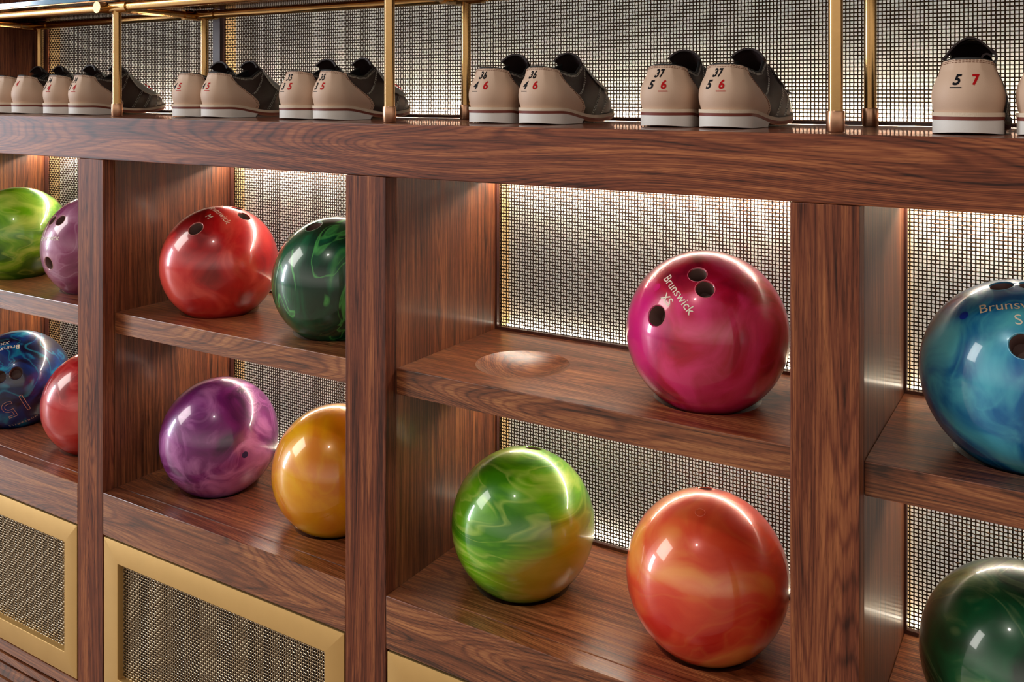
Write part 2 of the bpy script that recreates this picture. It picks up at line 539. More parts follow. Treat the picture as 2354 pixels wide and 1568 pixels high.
def door_frame_mesh(w, h, d):
    """mitred flat brass frame, local: centre at origin, front at y = 0"""
    bm = bmesh.new()
    o = [(-w/2, -h/2), (w/2, -h/2), (w/2, h/2), (-w/2, h/2)]
    i = [(-w/2+FW, -h/2+FW), (w/2-FW, -h/2+FW), (w/2-FW, h/2-FW), (-w/2+FW, h/2-FW)]
    vo = [[bm.verts.new((x, y, z)) for x, z in o] for y in (0, d)]
    vi = [[bm.verts.new((x, y, z)) for x, z in i] for y in (0, d)]
    for k in range(4):
        j = (k+1) % 4
        bm.faces.new((vo[0][k], vo[0][j], vi[0][j], vi[0][k]))
        bm.faces.new((vo[1][j], vo[1][k], vi[1][k], vi[1][j]))
        bm.faces.new((vo[0][j], vo[0][k], vo[1][k], vo[1][j]))
        bm.faces.new((vi[0][k], vi[0][j], vi[1][j], vi[1][k]))
    bevel(bm, 0.0009)
    return bm_mesh(bm, 'door', True, 20)
door_me = door_frame_mesh(BW-0.006, DOOR_T-DOOR_B, 0.019)

bay_labels = ['leftmost walnut ball bay, holding the bright lime, mauve and dark blue 15 balls',
              'walnut ball bay holding the red M, deep green, purple and yellow balls',
              'walnut ball bay with an empty dished hollow, magenta, green-gold and orange balls',
              'rightmost walnut ball bay holding the sky blue S ball and dark green ball']
for i, (a, b) in enumerate(BAYS):
    w = b-a; cx = (a+b)/2; sx = w/BW
    t = thing('ball_shelf_bay', bay_labels[i], 'shelf bay', (cx, 0, 0), group='walnut ball bays under the shoe shelf')
    o = obj('middle_shelf', shelf_me, W_X, t, loc=(0, 0, MS)); o.scale = (sx, 1, 1)
    o = obj('base_shelf', base_me, W_X, t, loc=(0, 0, BS)); o.scale = (sx, 1, 1)
    box('front_rail', a+0.0003, b-0.0003, 0.0, 0.0310, BS-BSF, BS, W_X, t)
    # back frame: thin dark border and lips that hide the light strips
    bm = bmesh.new()
    y0, y1 = YB+0.0003, YM-0.0025
    for (x0_, x1_, z0_, z1_) in ((a, a+0.0035, BS-0.03, TOPB), (b-0.0035, b, BS-0.03, TOPB),
                                 (a+.0035, b-.0035, TOPB-0.017, TOPB), (a+.0035, b-.0035, BS-.01, BS+0.0045),
                                 (a+.0035, b-.0035, MS-MST-0.017, MS+0.0045)):
        add_box(bm, x0_-cx, x1_-cx, y0, y1, z0_, z1_)
    obj('back_frame', bm_mesh(bm, 'back_frame'), W_FRAME, t)
    o = obj('woven_mesh', mesh_bay, WIRE_M, t, loc=(-w/2+0.003, YM, BS+0.002)); o.scale = (sx, 1, 1)
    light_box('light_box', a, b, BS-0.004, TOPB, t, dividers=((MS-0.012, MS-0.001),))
    led(a+0.006, b-0.006, YM+0.014, TOPB-0.0065, t, LED_M)
    led(a+0.006, b-0.006, YM+0.014, MS-0.0155, t, LED_M)
    led(a+0.006, b-0.006, YM+0.021, BS+0.0025, t, LED_LOW, h=0.003)
    led(a+0.006, b-0.006, YM+0.021, MS+0.0015, t, LED_LOW, h=0.003)
    for zz in (TOPB, MS-MST):        # light channels screwed under the boards in front of the mesh
        ch = box('light_channel', a+0.004, b-0.004, 0.2730, 0.2750, zz-0.0250, zz-0.0003, W_FRAME, t, bev=0)
        led(a+0.010, b-0.010, 0.2905, zz-0.0195, t, LED_F, h=0.003, d=0.005)
        box('channel_bed', a+0.004, b-0.004, 0.2755, 0.2990, zz-0.0175, zz-0.0155, W_FRAME, t, bev=0)
    d = obj('cabinet_door', door_me, BRASS, t, loc=(0, 0.0, (DOOR_T+DOOR_B)/2)); d.scale = (sx, 1, 1)
    if i < 3:
        obj('mesh_infill', mesh_door, WIRE_DOOR, d, loc=(-(BW-0.006-2*FW+0.004)/2, 0.0125, -(DOOR_T-DOOR_B-2*FW+0.004)/2))
    box('door_backing', a, b, 0.050, 0.056, 0.10, BS-BSF, W_DARK, t, bev=0)
    z = DOOR_B-0.005
    for k, (hh, gap) in enumerate(((0.022, 0.006), (0.016, 0.005), (0.026, 0.006), (0.026, 0.006))):
        box('plinth_slat', a+0.0003, b-0.0003, 0.003, 0.020, z-hh, z, W_X, t)
        z -= hh+gap
    box('plinth_board', a, b, 0.021, 0.030, 0.02, DOOR_B-0.004, W_DARK, t, bev=0)

# ---------------------------------------------------------------- brass shoe rack
rk = thing('brass_shoe_rack', 'brass tube rack of posts and rails standing over the shoes on the top board', 'rack', (-0.95, 0.165, TOP))
RY = (0.058, 0.272); RZ = 1.468
PX = [-2.228, -1.6177, -0.9326, -0.251, 0.433]
random.seed(4)
for k, x in enumerate(PX):
    for j, y in enumerate(RY):
        if k == 4 or (k == 0 and j == 0):
            continue
        lean = 0.0
        post = tube('post', [(x, y, TOP+0.0015), (x-lean*0.5, y, TOP+0.11), (x-lean, y, RZ)], 0.0086, BRASS_TUBE, rk, n=28)
        c = tube('collar', [(x, y, TOP+0.0003), (x, y, TOP+0.0010), (x, y, TOP+0.0245), (x, y, TOP+0.0255)], 0.0107, COLLAR, rk, n=32,
                 radii=[0.0102, 0.0107, 0.0107, 0.0102])
        # pipe fitting at the head of the post
        tube('fitting', [(x-0.036, y, RZ), (x+0.036, y, RZ)], 0.0112, BRASS_TUBE, rk, n=28)
for j, y in enumerate(RY):
    tube('rail', [(-2.262, y, RZ), (0.47, y, RZ)], 0.0085, BRASS_TUBE, rk, n=28)
for k, x in enumerate(PX[:4]):
    xx = x-0.024
    tube('cross_rail', [(xx, 0.032, RZ-0.001), (xx, RY[1]+0.012, RZ-0.001)], 0.0080, BRASS_TUBE, rk, n=28)
    tube('end_fitting', [(xx, 0.030, RZ-0.001), (xx, 0.078, RZ-0.001)], 0.0115, BRASS_TUBE, rk, n=28)
    tube('end_fitting', [(xx, 0.235, RZ-0.001), (xx, 0.285, RZ-0.001)], 0.0110, BRASS_TUBE, rk, n=28)
pl = box('shelf_plate', -2.262, 0.45, 0.050, 0.290, RZ+0.0125, RZ+0.0155, PLATE, rk, bev=0.0006)
bm = bmesh.new()
off = Vector(rk.location)
for x in PX[1:4]:
    for sxx in (-0.02, 0.016):
        for sy in (0.247, 0.262):
            bmesh.ops.create_uvsphere(bm, u_segments=10, v_segments=6, radius=0.0016,
                                      matrix=Matrix.Translation(Vector((x+sxx, sy, RZ+0.0123))-off))
obj('screw_heads', bm_mesh(bm, 'screw_heads', True), COLLAR, rk)
bt = box('glass_tray', -2.262, -1.70, 0.054, 0.27, RZ+0.0160, RZ+0.0270, BLUE_GLASS, bev=0.001)
setp(bt, 'glossy blue slab lying on the brass rack at the top left corner', 'tray')

# ---------------------------------------------------------------- text on curved surfaces
def text_mesh_2d(body, size, bold=0.0, shear=0.0, spacing=1.0, outline=False):
    """flat text as (vertices, faces), centred on the origin, x to the right, y up"""
    cu = bpy.data.curves.new('t', 'FONT')
    cu.body = body; cu.size = size; cu.align_x = 'CENTER'; cu.align_y = 'CENTER'
    cu.offset = bold*size; cu.shear = shear; cu.space_character = spacing
    cu.resolution_u = 4
    if outline:
        cu.fill_mode = 'NONE'
    o = bpy.data.objects.new('t', cu); col.objects.link(o)
    dg = bpy.context.evaluated_depsgraph_get(); dg.update()
    me = bpy.data.meshes.new_from_object(o.evaluated_get(dg))
    vs_ = [Vector(v.co) for v in me.vertices]
    fs = [tuple(p.vertices) for p in me.polygons]
    es = [tuple(e.vertices) for e in me.edges]
    bpy.data.objects.remove(o); bpy.data.curves.remove(cu); bpy.data.meshes.remove(me)
    return vs_, fs, es

INK_W = plain('white_engraving_paint', (238, 226, 205), 0.5)
INK_P = plain('pale_pink_engraving_paint', (214, 160, 140), 0.5)
INK_B = plain('black_print', (12, 14, 20), 0.6, spec=0.1)
INK_R = plain('red_print', (176, 14, 20), 0.6, spec=0.1)
HOLE = plain('drilled_hole_wall', (112, 84, 78), 0.6)

# ---------------------------------------------------------------- bowling balls
def ball_mesh(holes):
    """sphere with real drilled, chamfered holes. holes: [(direction, radius, depth)]"""
    R = BALL_R
    bm = bmesh.new()
    bmesh.ops.create_icosphere(bm, subdivisions=6, radius=R)
    for d, hr, depth in holes:
        d = Vector(d).normalized()
        a0 = math.asin((hr+0.0012)/R)
        ca = math.cos(a0)
        dele = [v for v in bm.verts if v.co.normalized().dot(d) > ca]
        bmesh.ops.delete(bm, geom=dele, context='VERTS')
        bnd = [e for e in bm.edges if e.is_boundary and all(v.co.normalized().dot(d) > math.cos(a0*1.35+0.02) for v in e.verts)]
        # order the loop
        vset = {v for e in bnd for v in e.verts}
        ax = d.orthogonal().normalized(); ay = d.cross(ax)
        for v in vset:
            q = v.co - d*v.co.dot(d); q.normalize()
            v.co = d*(R*math.cos(a0)) + q*(R*math.sin(a0))
        edges = bnd
        for kk, (rad, dep) in enumerate(((hr, 0.0012), (hr*0.87, depth*0.5), (hr*0.74, depth))):
            ret = bmesh.ops.extrude_edge_only(bm, edges=edges)
            nv = [g for g in ret['geom'] if isinstance(g, bmesh.types.BMVert)]
            if kk == 0:
                for e in edges: e.smooth = False
            edges = [g for g in ret['geom'] if isinstance(g, bmesh.types.BMEdge) and g.is_boundary]
            for v in nv:
                q = v.co - d*v.co.dot(d); q.normalize()
                v.co = d*(R*math.cos(a0)-dep) + q*rad
            if kk == 0:
                for e in edges: e.smooth = False
            newf = [g for g in ret['geom'] if isinstance(g, bmesh.types.BMFace)]
            if kk >= 1:
                for f in newf: f.material_index = 1
        r_ = bmesh.ops.contextual_create(bm, geom=edges)
        for f in r_['faces']: f.material_index = 1
        for e in edges: e.smooth = False
    bmesh.ops.recalc_face_normals(bm, faces=list(bm.faces))
    me = bpy.data.meshes.new('bowling_ball')
    bm.to_mesh(me); bm.free()
    me.polygons.foreach_set('use_smooth', np.ones(len(me.polygons), dtype=bool))
    return me

def sphere_frame(c, toward):
    """tangent frame at direction c with x pointing to direction 'toward'"""
    c = Vector(c).normalized(); t = Vector(toward)
    x = (t-c*t.dot(c)).normalized()
    y = c.cross(x)
    return c, x, y

def sphere_map(frame, p, lift=0.00028):
    c, x, y = frame
    l = math.hypot(p[0], p[1])
    R = BALL_R
    if l < 1e-9: return c*(R+lift)
    a = l/R
    dr = (x*p[0]+y*p[1])/l
    return (c*math.cos(a)+dr*math.sin(a))*(R+lift)

def ball_text(parent, name, body, frame, size, mat, bold=0.0, shear=0.0, outline=False, dy=0.0, spacing=1.0):
    vs_, fs, es = text_mesh_2d(body, size, bold, shear, spacing, outline)
    bm = bmesh.new()
    if outline:
        # stroke every contour edge as a thin tube
        for a_, b_ in es:
            A_, B_ = vs_[a_], vs_[b_]
            k = max(1, int((A_-B_).length/0.002))
            pts = [sphere_map(frame, (A_.x+(B_.x-A_.x)*i/k, A_.y+(B_.y-A_.y)*i/k+dy), 0.0001) for i in range(k+1)]
            if (pts[0]-pts[-1]).length > 1e-6:
                add_tube(bm, pts, 0.00055, 5, False)
        me = bm_mesh(bm, name, True)
    else:
        bv = [bm.verts.new(Vector((v.x, v.y+dy, 0))) for v in vs_]
        for f in fs:
            try: bm.faces.new([bv[k] for k in f])
            except ValueError: pass
        bmesh.ops.triangulate(bm, faces=list(bm.faces))
        longe = [e for e in bm.edges if e.calc_length() > 0.005]
        if longe: bmesh.ops.subdivide_edges(bm, edges=longe, cuts=2)
        bmesh.ops.triangulate(bm, faces=list(bm.faces))
        for v in bm.verts:
            v.co = sphere_map(frame, v.co)
        me = bm_mesh(bm, name)
    return obj(name, me, mat, parent)

def mid(a, b):
    return (Vector(a)+Vector(b)).normalized()

def disc(parent, name, c, rad, mat, ring=False):
    fr = sphere_frame(c, (0.3, 0.2, 0.9))
    bm = bmesh.new()
    if ring:
        pts = [sphere_map(fr, (rad*math.cos(k*math.pi/24), rad*math.sin(k*math.pi/24)), 0.0) for k in range(49)]
        add_tube(bm, pts, 0.00035, 5, False)
        return obj(name, bm_mesh(bm, name, True), mat, parent)
    cv = bm.verts.new(sphere_map(fr, (0, 0)))
    rings = []
    for rr in (rad*0.5, rad):
        rings.append([bm.verts.new(sphere_map(fr, (rr*math.cos(k*math.pi/16), rr*math.sin(k*math.pi/16)))) for k in range(32)])
    for k in range(32):
        bm.faces.new((cv, rings[0][k], rings[0][(k+1) % 32]))
        bm.faces.new((rings[0][k], rings[1][k], rings[1][(k+1) % 32], rings[0][(k+1) % 32]))
    return obj(name, bm_mesh(bm, name, True), mat, parent)

FH, TH, DP = 0.0118, 0.0135, 0.024        # finger hole, thumb hole, depth
def ball(bay, side, upper, label, mat, holes=(), rim=None):
    a, b = BAYS[bay]
    x = a+DX if side == 0 else b-DX
    z = (MS if upper else BS)+BALL_R-DISH_D+0.0002
    me = ball_mesh([(h[0], h[1], DP) for h in holes])
    me.materials.append(mat); me.materials.append(HOLE)
    o = bpy.data.objects.new('bowling_ball', me); col.objects.link(o)
    o.location = (x, 0.1463, z)
    setp(o, label, 'bowling ball', 'bowling balls on the walnut shelves')
    if rim:
        for h in holes:
            fr = sphere_frame(h[0], (0.1, 0.3, 1))
            bm = bmesh.new()
            rr = h[1]+0.0012
            pts = [sphere_map(fr, (rr*math.cos(k*math.pi/24), rr*math.sin(k*math.pi/24)), -0.0001) for k in range(49)]
            add_tube(bm, pts, 0.00045, 6, False)
            obj('hole_rim', bm_mesh(bm, 'hole_rim', True), rim, o)
    return o

# bay 0
ball(0, 0, 1, 'bright lime green ball at the upper left, cut by the left edge of the photo',
     swirl('lime_resin', (56, 118, 8), (116, 182, 16), (190, 220, 90), 6.5, 0.8, 0.4, (1, 1, 2.2), (0.3, 0.2, 0), seed=2.0))
m = ball(0, 1, 1, 'dusty mauve ball with three holes beside the bright lime ball',
         swirl('mauve_resin', (118, 40, 84), (152, 70, 116), (196, 140, 172), 8, 0.7, 0.5, seed=5.0),
         [((-0.22, -0.785, 0.577), FH*0.9), ((0.050, -0.800, 0.598), FH*0.95), ((-0.035, -0.981, -0.191), TH)], rim=INK_P)
fr = sphere_frame(mid((-0.413, -0.884, 0.220), (0.251, -0.922, 0.296)), (0.251, -0.922, 0.296))
ball_text(m, 'maker_lettering', 'Brunswick', fr, 0.0165, INK_W)
ball_text(m, 'size_lettering', 'S', fr, 0.0160, INK_W, dy=-0.0205)
k15 = ball(0, 0, 0, 'dark blue ball with an upside-down outlined 15, at the left edge of the photo',
           swirl('midnight_blue_resin', (6, 6, 44), (6, 58, 138), (20, 190, 226), 7, 1.0, 0.35, seed=8.4, lo=0.42, hi=0.74),
           [((0.600, -0.725, 0.330), FH*1.12), ((0.782, -0.494, 0.380), FH*1.12)])
fr = sphere_frame(mid((0.526, -0.231, 0.818), (0.10, -0.72, 0.68)), (0.10, -0.72, 0.68))
ball_text(k15, 'maker_lettering', 'Brunswick', fr, 0.0165, INK_W, 0.004)
ball_text(k15, 'size_lettering', 'XXL', fr, 0.0135, INK_W, 0.004, dy=-0.017)
fr = sphere_frame((0.818, -0.503, -0.277), (0.658, -0.658, -0.365))
ball_text(k15, 'number_outline', '15', fr, 0.062, INK_P, 0.03, outline=True, spacing=1.1)
fr = sphere_frame((0.672, -0.273, -0.688), (0.477, -0.466, -0.745))
ball_text(k15, 'small_lettering', 'HOREZZTLS', fr, 0.0090, INK_W, 0.01, spacing=1.35)
ball(0, 1, 0, 'plain glossy red ball beside the dark blue 15 ball',
     swirl('scarlet_resin', (150, 8, 14), (196, 22, 28), (226, 80, 74), 7, 0.7, 0.45, seed=11.0))
# bay 1
m = ball(1, 0, 1, 'red ball lettered with a white M, left of the dark green swirled ball',
         swirl('red_pearl_resin', (136, 8, 14), (202, 22, 28), (232, 78, 66), 7, 0.8, 0.12, seed=3.3, rot=(0.2, 0.4, 0)),
         [((0.197, -0.679, 0.707), TH), ((0.211, 0.191, 0.958), FH), ((0.517, 0.085, 0.851), FH)], rim=plain('pink_chamfer', (232, 150, 140), 0.35))
fr = sphere_frame(mid((-0.08, -0.14, 0.985), (0.600, -0.320, 0.733)), (0.622, -0.302, 0.723))
ball_text(m, 'maker_lettering', 'Brunswick', fr, 0.0175, INK_W)
ball_text(m, 'size_lettering', 'M', fr, 0.0165, INK_W, dy=-0.0215)
ball(1, 1, 1, 'deep green ball with bright green streaks beside the red M ball',
     swirl('emerald_streak_resin', (0, 56, 38), (2, 100, 62), (90, 196, 96), 8, 0.75, 0.75, (2.0, 1, 0.8), (0.2, 0.9, 0.3), seed=6.1, lo=0.42, hi=0.76),
     [((-0.074, -0.425, 0.902), TH*1.05)], rim=plain('green_chamfer', (170, 200, 170), 0.35))
m = ball(1, 0, 0, 'marbled purple ball left of the yellow ball',
         swirl('purple_pearl_resin', (70, 10, 70), (128, 38, 120), (206, 128, 196), 7.5, 1.0, 0.35, seed=9.7))
disc(m, 'plug', (0.955, -0.295, -0.03), 0.0060, plain('navy_plug', (34, 26, 84), 0.3, coat=0.5))
m = ball(1, 1, 0, 'yellow ball with tiny numbers near its base beside the purple ball',
         swirl('amber_resin', (222, 128, 6), (240, 164, 0), (246, 196, 14), 5.5, 0.6, 0.2, seed=1.9))
fr = sphere_frame((-0.055, -0.62, -0.775), (0.30, -0.50, -0.80))
ball_text(m, 'serial_lettering', 'ARKI1910', fr, 0.0088, INK_W, 0.01, spacing=1.3, dy=-0.002)
disc(m, 'maker_mark', (-0.175, -0.69, -0.70), 0.0028, INK_W, ring=True)
# bay 2
m = ball(2, 1, 1, 'large magenta ball lettered XS in white beside the empty hollow',
         swirl('magenta_pearl_resin', (124, 4, 36), (190, 14, 58), (226, 52, 116), 7, 1.0, 0.22, seed=4.4,
               extra=((-0.62, -0.72, 0.1), (222, 10, 130), 0.075)),
         [((0.089, -0.566, 0.819), FH), ((0.228, -0.694, 0.683), FH), ((-0.305, -0.889, 0.342), TH)],
         rim=plain('rose_chamfer', (226, 110, 130), 0.35))
fr = sphere_frame(mid((-0.328, -0.556, 0.764), (0.175, -0.902, 0.395)), (0.175, -0.902, 0.395))
ball_text(m, 'maker_lettering', 'Brunswick', fr, 0.0168, INK_W, 0.006)
ball_text(m, 'size_lettering', 'XS', sphere_frame((-0.196, -0.824, 0.532), (0.21, -0.95, 0.23)), 0.0158, INK_W, 0.010)
disc(m, 'plug', (-0.384, -0.673, 0.633), 0.0058, plain('hot_pink_plug', (214, 0, 110), 0.3, coat=0.5))
ball(2, 0, 0, 'streaky green ball with a golden brown patch, under the empty hollow',
     swirl('lime_gold_resin', (58, 134, 0), (116, 188, 14), (198, 226, 100), 6.0, 0.6, 0.4, (0.8, 0.8, 3.0), (0.15, -0.35, 0), seed=7.2,
           extra=((0.83, -0.40, -0.38), (164, 118, 4), 0.105)),
     [((0.022, 0.244, 0.969), TH)])
m = ball(2, 1, 0, 'orange red ball below the magenta ball',
         swirl('tangerine_resin', (208, 36, 22), (230, 82, 48), (244, 148, 72), 5.5, 0.85, 0.15, seed=2.7),
         [((-0.096, 0.223, 0.970), FH)], rim=plain('coral_chamfer', (240, 140, 110), 0.35))
disc(m, 'plug_ring', (0.052, -0.376, 0.925), 0.0065, plain('coral_ring', (226, 120, 96), 0.3), ring=True)
# bay 3
m = ball(3, 0, 1, 'sky blue pearl ball lettered S, cut by the right edge of the photo',
         swirl('sky_blue_pearl_resin', (0, 56, 98), (0, 108, 168), (84, 188, 206), 6.5, 0.8, 0.35, seed=12.3),
         [((-0.189, -0.183, 0.965), FH*1.05), ((0.085, -0.150, 0.985), FH*1.05), ((0.047, -0.852, 0.521), TH)],
         rim=plain('ice_blue_chamfer', (140, 200, 220), 0.35))
fr = sphere_frame(mid((-0.314, -0.548, 0.775), (0.253, -0.480, 0.84)), (0.253, -0.480, 0.84))
ball_text(m, 'maker_lettering', 'Brunswick', fr, 0.0185, plain('cream_engraving_paint', (232, 206, 168), 0.5))
ball_text(m, 'size_lettering', 'S', fr, 0.019, INK_W, dy=-0.021)
disc(m, 'plug', (-0.504, -0.533, 0.680), 0.0055, plain('royal_blue_plug', (0, 50, 160), 0.3, coat=0.5))
ball(3, 0, 0, 'dark green pearl ball at the lower right corner',
     swirl('bottle_green_resin', (0, 40, 22), (10, 92, 52), (156, 184, 122), 6.5, 1.0, 0.2, seed=6.8, lo=0.38, hi=0.70))

# ---------------------------------------------------------------- bowling shoes
LEA = plain('dark_brown_leather', (44, 30, 29), 0.6, coat=0.0, bump=0.25, bscale=900, spec=0.3)
BEIGE = plain('beige_leather', (206, 176, 152), 0.55, bump=0.2, bscale=1100, var=0.05)
WELT = plain('cream_welt', (222, 204, 180), 0.7, bump=0.5, bscale=500)
REDL = plain('brown_red_midsole_line', (120, 52, 38), 0.6)
SOLE = plain('tan_leather_outsole', (150, 92, 62), 0.6)
HEEL = plain('white_rubber_heel', (226, 224, 218), 0.55, bump=0.2, bscale=300)
LINING = plain('black_lining', (24, 24, 24), 0.7)
GREY = plain('grey_suede_strap', (176, 176, 166), 0.75, bump=0.6, bscale=700, var=0.15)
STITCH_W = plain('white_stitching', (196, 190, 182), 0.7)
STITCH_B = plain('brown_stitching', (128, 86, 64), 0.7)

class Shoe:
    """a lofted low shoe: heel at y = 0, toe at y = L; u runs round the outline, v from welt to top line"""
    def __init__(s, L=0.222, foot=1):
        s.L, s.foot = L, foot
    def hw(s, y):
        y = min(max(y/s.L*0.222, 0.0), 0.222)
        K = [(0.0, 0.0352), (0.035, 0.0356), (0.085, 0.0338), (0.145, 0.0392), (0.170, 0.0400), (0.222, 0.0390)]
        for (a, wa), (b, wb) in zip(K, K[1:]):
            if y <= b:
                t = (y-a)/(b-a); t = t*t*(3-2*t)
                w = wa+(wb-wa)*t
                break
        if y < 0.036: w *= math.sqrt(max(0, 1-(1-y/0.036)**2.5))
        if y > 0.222-0.066: w *= math.sqrt(max(0, 1-(1-(0.222-y)/0.066)**2.2))
        return w
    def cl(s, y):        # centre line bends toward the inside at the toe
        q = max(0.0, y-0.09)/0.13
        return -s.foot*0.007*q*q
    def zwelt(s, y):     # top of the welt
        y = y/s.L*0.222
        if y < 0.125:
            q = max(0, (y-0.02))/0.105
            return 0.0250-0.0125*(q*q*(3-2*q))
        q = (y-0.125)/0.097
        return 0.0125+0.010*q*q
    def outline(s, u, grow=0.0):
        """u in 0..1, 0 = heel centre, going round the right (+x) side, 0.5 = toe"""
        u = u % 1.0
        side = 1 if u <= 0.5 else -1
        q = u/0.5 if u <= 0.5 else (1-u)/0.5
        y = s.L*(1-math.cos(math.pi*q))/2
        w = s.hw(y)
        x = side*w
        p = Vector((x, y))
        if grow:
            dx = side*max(0.0, math.sin(math.pi*q))**0.5; dy = -math.cos(math.pi*q)
            n = Vector((dx, dy)); n.normalize() if n.length > 0 else None
            p = p+n*grow
        return Vector((p.x+s.cl(y), p.y))
    def top(s, u):
        """top line: collar opening then the throat down to the toe"""
        u = u % 1.0
        side = 1 if u <= 0.5 else -1
        q = u/0.5 if u <= 0.5 else (1-u)/0.5
        K = [(0.0, 0.0, 0.013, 0.0855), (0.10, 0.012, 0.0145, 0.0850), (0.20, 0.0235, 0.024, 0.0825), (0.30, 0.0275, 0.044, 0.0780),
             (0.38, 0.0275, 0.066, 0.0745), (0.44, 0.0260, 0.084, 0.0760), (0.50, 0.0225, 0.103, 0.0870), (0.55, 0.0180, 0.117, 0.0935),
             (0.62, 0.0150, 0.134, 0.0810), (0.70, 0.0125, 0.152, 0.0660), (0.78, 0.0090, 0.170, 0.0530), (0.86, 0.0060, 0.187, 0.0435),
             (0.94, 0.0025, 0.199, 0.0370), (1.0, 0.0, 0.204, 0.0345)]
        for (a, b) in zip(K, K[1:]):
            if q <= b[0]+1e-9:
                t = (q-a[0])/(b[0]-a[0]); t = t*t*(3-2*t)*0.35+t*0.65
                v = [a[i]+(b[i]-a[i])*t for i in (1, 2, 3)]
                break
        y = v[1]*s.L/0.222
        return Vector((side*v[0]+s.cl(y)*0.7, y, v[2]))
    def P(s, u, v, lift=0.0):
        u = u % 1.0
        q = u/0.5 if u <= 0.5 else (1-u)/0.5
        B = s.outline(u, -0.0025)
        T = s.top(u)
        zb = s.zwelt(B.y)-0.0006
        toe = min(1.0, max(0.0, (q-0.45)/0.45))
        ph = 1.9-0.1*toe
        h = v**ph
        g = v if toe == 0 else (1-toe)*v+toe*(1-(1-v)**1.75)
        bulge = 0.0052*math.sin(math.pi*min(1, v*1.25))*(1-toe*0.6) if v < 0.8 else 0.0
        if toe > 0: h = h*(1-toe)+toe*(v**1.9)
        x = B.x+(T.x-B.x)*h
        y = B.y+(T.y-B.y)*h
        z = zb+(T.z-zb)*g
        n2 = Vector((math.copysign(max(0.0, math.sin(math.pi*q))**0.5, 0.5-u) if 0 < q < 1 else 0.0, -math.cos(math.pi*q)))
        if n2.length: n2.normalize()
        p = Vector((x+n2.x*bulge, y+n2.y*bulge, z))
        if lift:
            p = p+s.N(u, v)*lift
        return p
    def N(s, u, v):
        e = 0.004
        v0, v1 = max(0.0, v-0.01), min(1.0, v+0.01)
        du = s.P(u+e, v)-s.P(u-e, v); dv = s.P(u, v1)-s.P(u, v0)
        n = du.cross(dv)
        return n.normalized() if n.length > 1e-12 else Vector((0, 0, 1))
    def u_of_arc(s, d):
        """u at signed arc length d (to the viewer's right when seen from behind) from the heel centre, at mid height"""
        acc, u, stp = 0.0, 0.0, 0.001
        sg = 1 if d >= 0 else -1
        p = s.P(0, 0.5)
        while acc < abs(d) and abs(u) < 0.3:
            u += sg*stp
            q = s.P(u, 0.5); acc += (q-p).length; p = q
        return u

def grid_patch(fn, nu, nv, closed=False):
    bm = bmesh.new()
    rows = [[bm.verts.new(fn(i/(nu if closed else nu-1), j/(nv-1))) for i in range(nu)] for j in range(nv)]
    for j in range(nv-1):
        for i in range(nu if closed else nu-1):
            k = (i+1) % nu
            try: bm.faces.new((rows[j][i], rows[j][k], rows[j+1][k], rows[j+1][i]))
            except ValueError: pass
    return bm

def thicken(bm, t):
    bmesh.ops.recalc_face_normals(bm, faces=list(bm.faces))
    bmesh.ops.solidify(bm, geom=list(bm.faces), thickness=t)

def slab(sh, grow, ztop, zbot, y_end=None, nu=96, name='slab', bevel_w=0.0008, slant=0.0):
    """a horizontal layer following the outline; y_end cuts it across (heel block)"""
    bm = bmesh.new()
    pts = [sh.outline(i/nu, grow) for i in range(nu)]
    if y_end is not None:
        out = []
        for p in pts:
            if p.y <= y_end: out.append(p)
            else: out.append(Vector((p.x, None)) if False else None)
        # split into right run (u small) and left run (u near 1)
        right = [p for p in pts[:nu//2+1] if p.y <= y_end]
        left = [p for p in pts[nu//2+1:] if p.y <= y_end]
        pts = right+[Vector((right[-1].x, y_end)), Vector((left[0].x, y_end))]+left
    vt, vb = [], []
    for p in pts:
        cut = slant if (y_end is not None and p.y >= y_end-1e-6) else 0.0
        vt.append(bm.verts.new((p.x, p.y, ztop(p.y))))
        vb.append(bm.verts.new((p.x, p.y-cut, zbot(p.y))))
    n = len(pts)
    for i in range(n):
        j = (i+1) % n
        bm.faces.new((vb[i], vb[j], vt[j], vt[i]))
    # strip caps between the right and left halves so curved layers stay clean
    def cap(vv, flip):
        a, b = 0, n-1
        i, j = 0, n
        lo, hi = 1, n-1
        prev = (vv[0], vv[0])
        while lo <= hi:
            if lo == hi:
                f = [prev[0], vv[lo], prev[1]]
            else:
                f = [prev[0], vv[lo], vv[hi], prev[1]]
            f2 = []
            for q in f:
                if q not in f2: f2.append(q)
            if len(f2) > 2:
                bm.faces.new(f2 if not flip else f2[::-1])
            prev = (vv[lo], vv[hi])
            lo += 1; hi -= 1
    cap(vt, False); cap(vb, True)
    bmesh.ops.recalc_face_normals(bm, faces=list(bm.faces))
    return bm_mesh(bm, name, True, 35)

def dashes(pts, r=0.00042, dash=0.0021, gap=0.0011):
    """dashed stitch run along a dense polyline -> bmesh pieces"""
    segs, cur, acc, on = [], [], 0.0, True
    for a, b in zip(pts, pts[1:]):
        l = (b-a).length
        if on: cur.append(a)
        acc += l
        if acc > (dash if on else gap):
            if on and len(cur) > 1: segs.append(cur+[b])
            cur = []; acc = 0.0; on = not on
    return segs

def lerp_line(keys, n):
    out = []
    m_ = len(keys)-1
    for i in range(n):
        t = i/(n-1)*m_; k = min(int(t), m_-1); f = t-k
        p0 = keys[max(k-1, 0)]; p1 = keys[k]; p2 = keys[k+1]; p3 = keys[min(k+2, m_)]
        out.append(tuple(0.5*((2*p1[c])+(-p0[c]+p2[c])*f+(2*p0[c]-5*p1[c]+4*p2[c]-p3[c])*f*f+(-p0[c]+3*p1[c]-3*p2[c]+p3[c])*f**3) for c in (0, 1)))
    return out

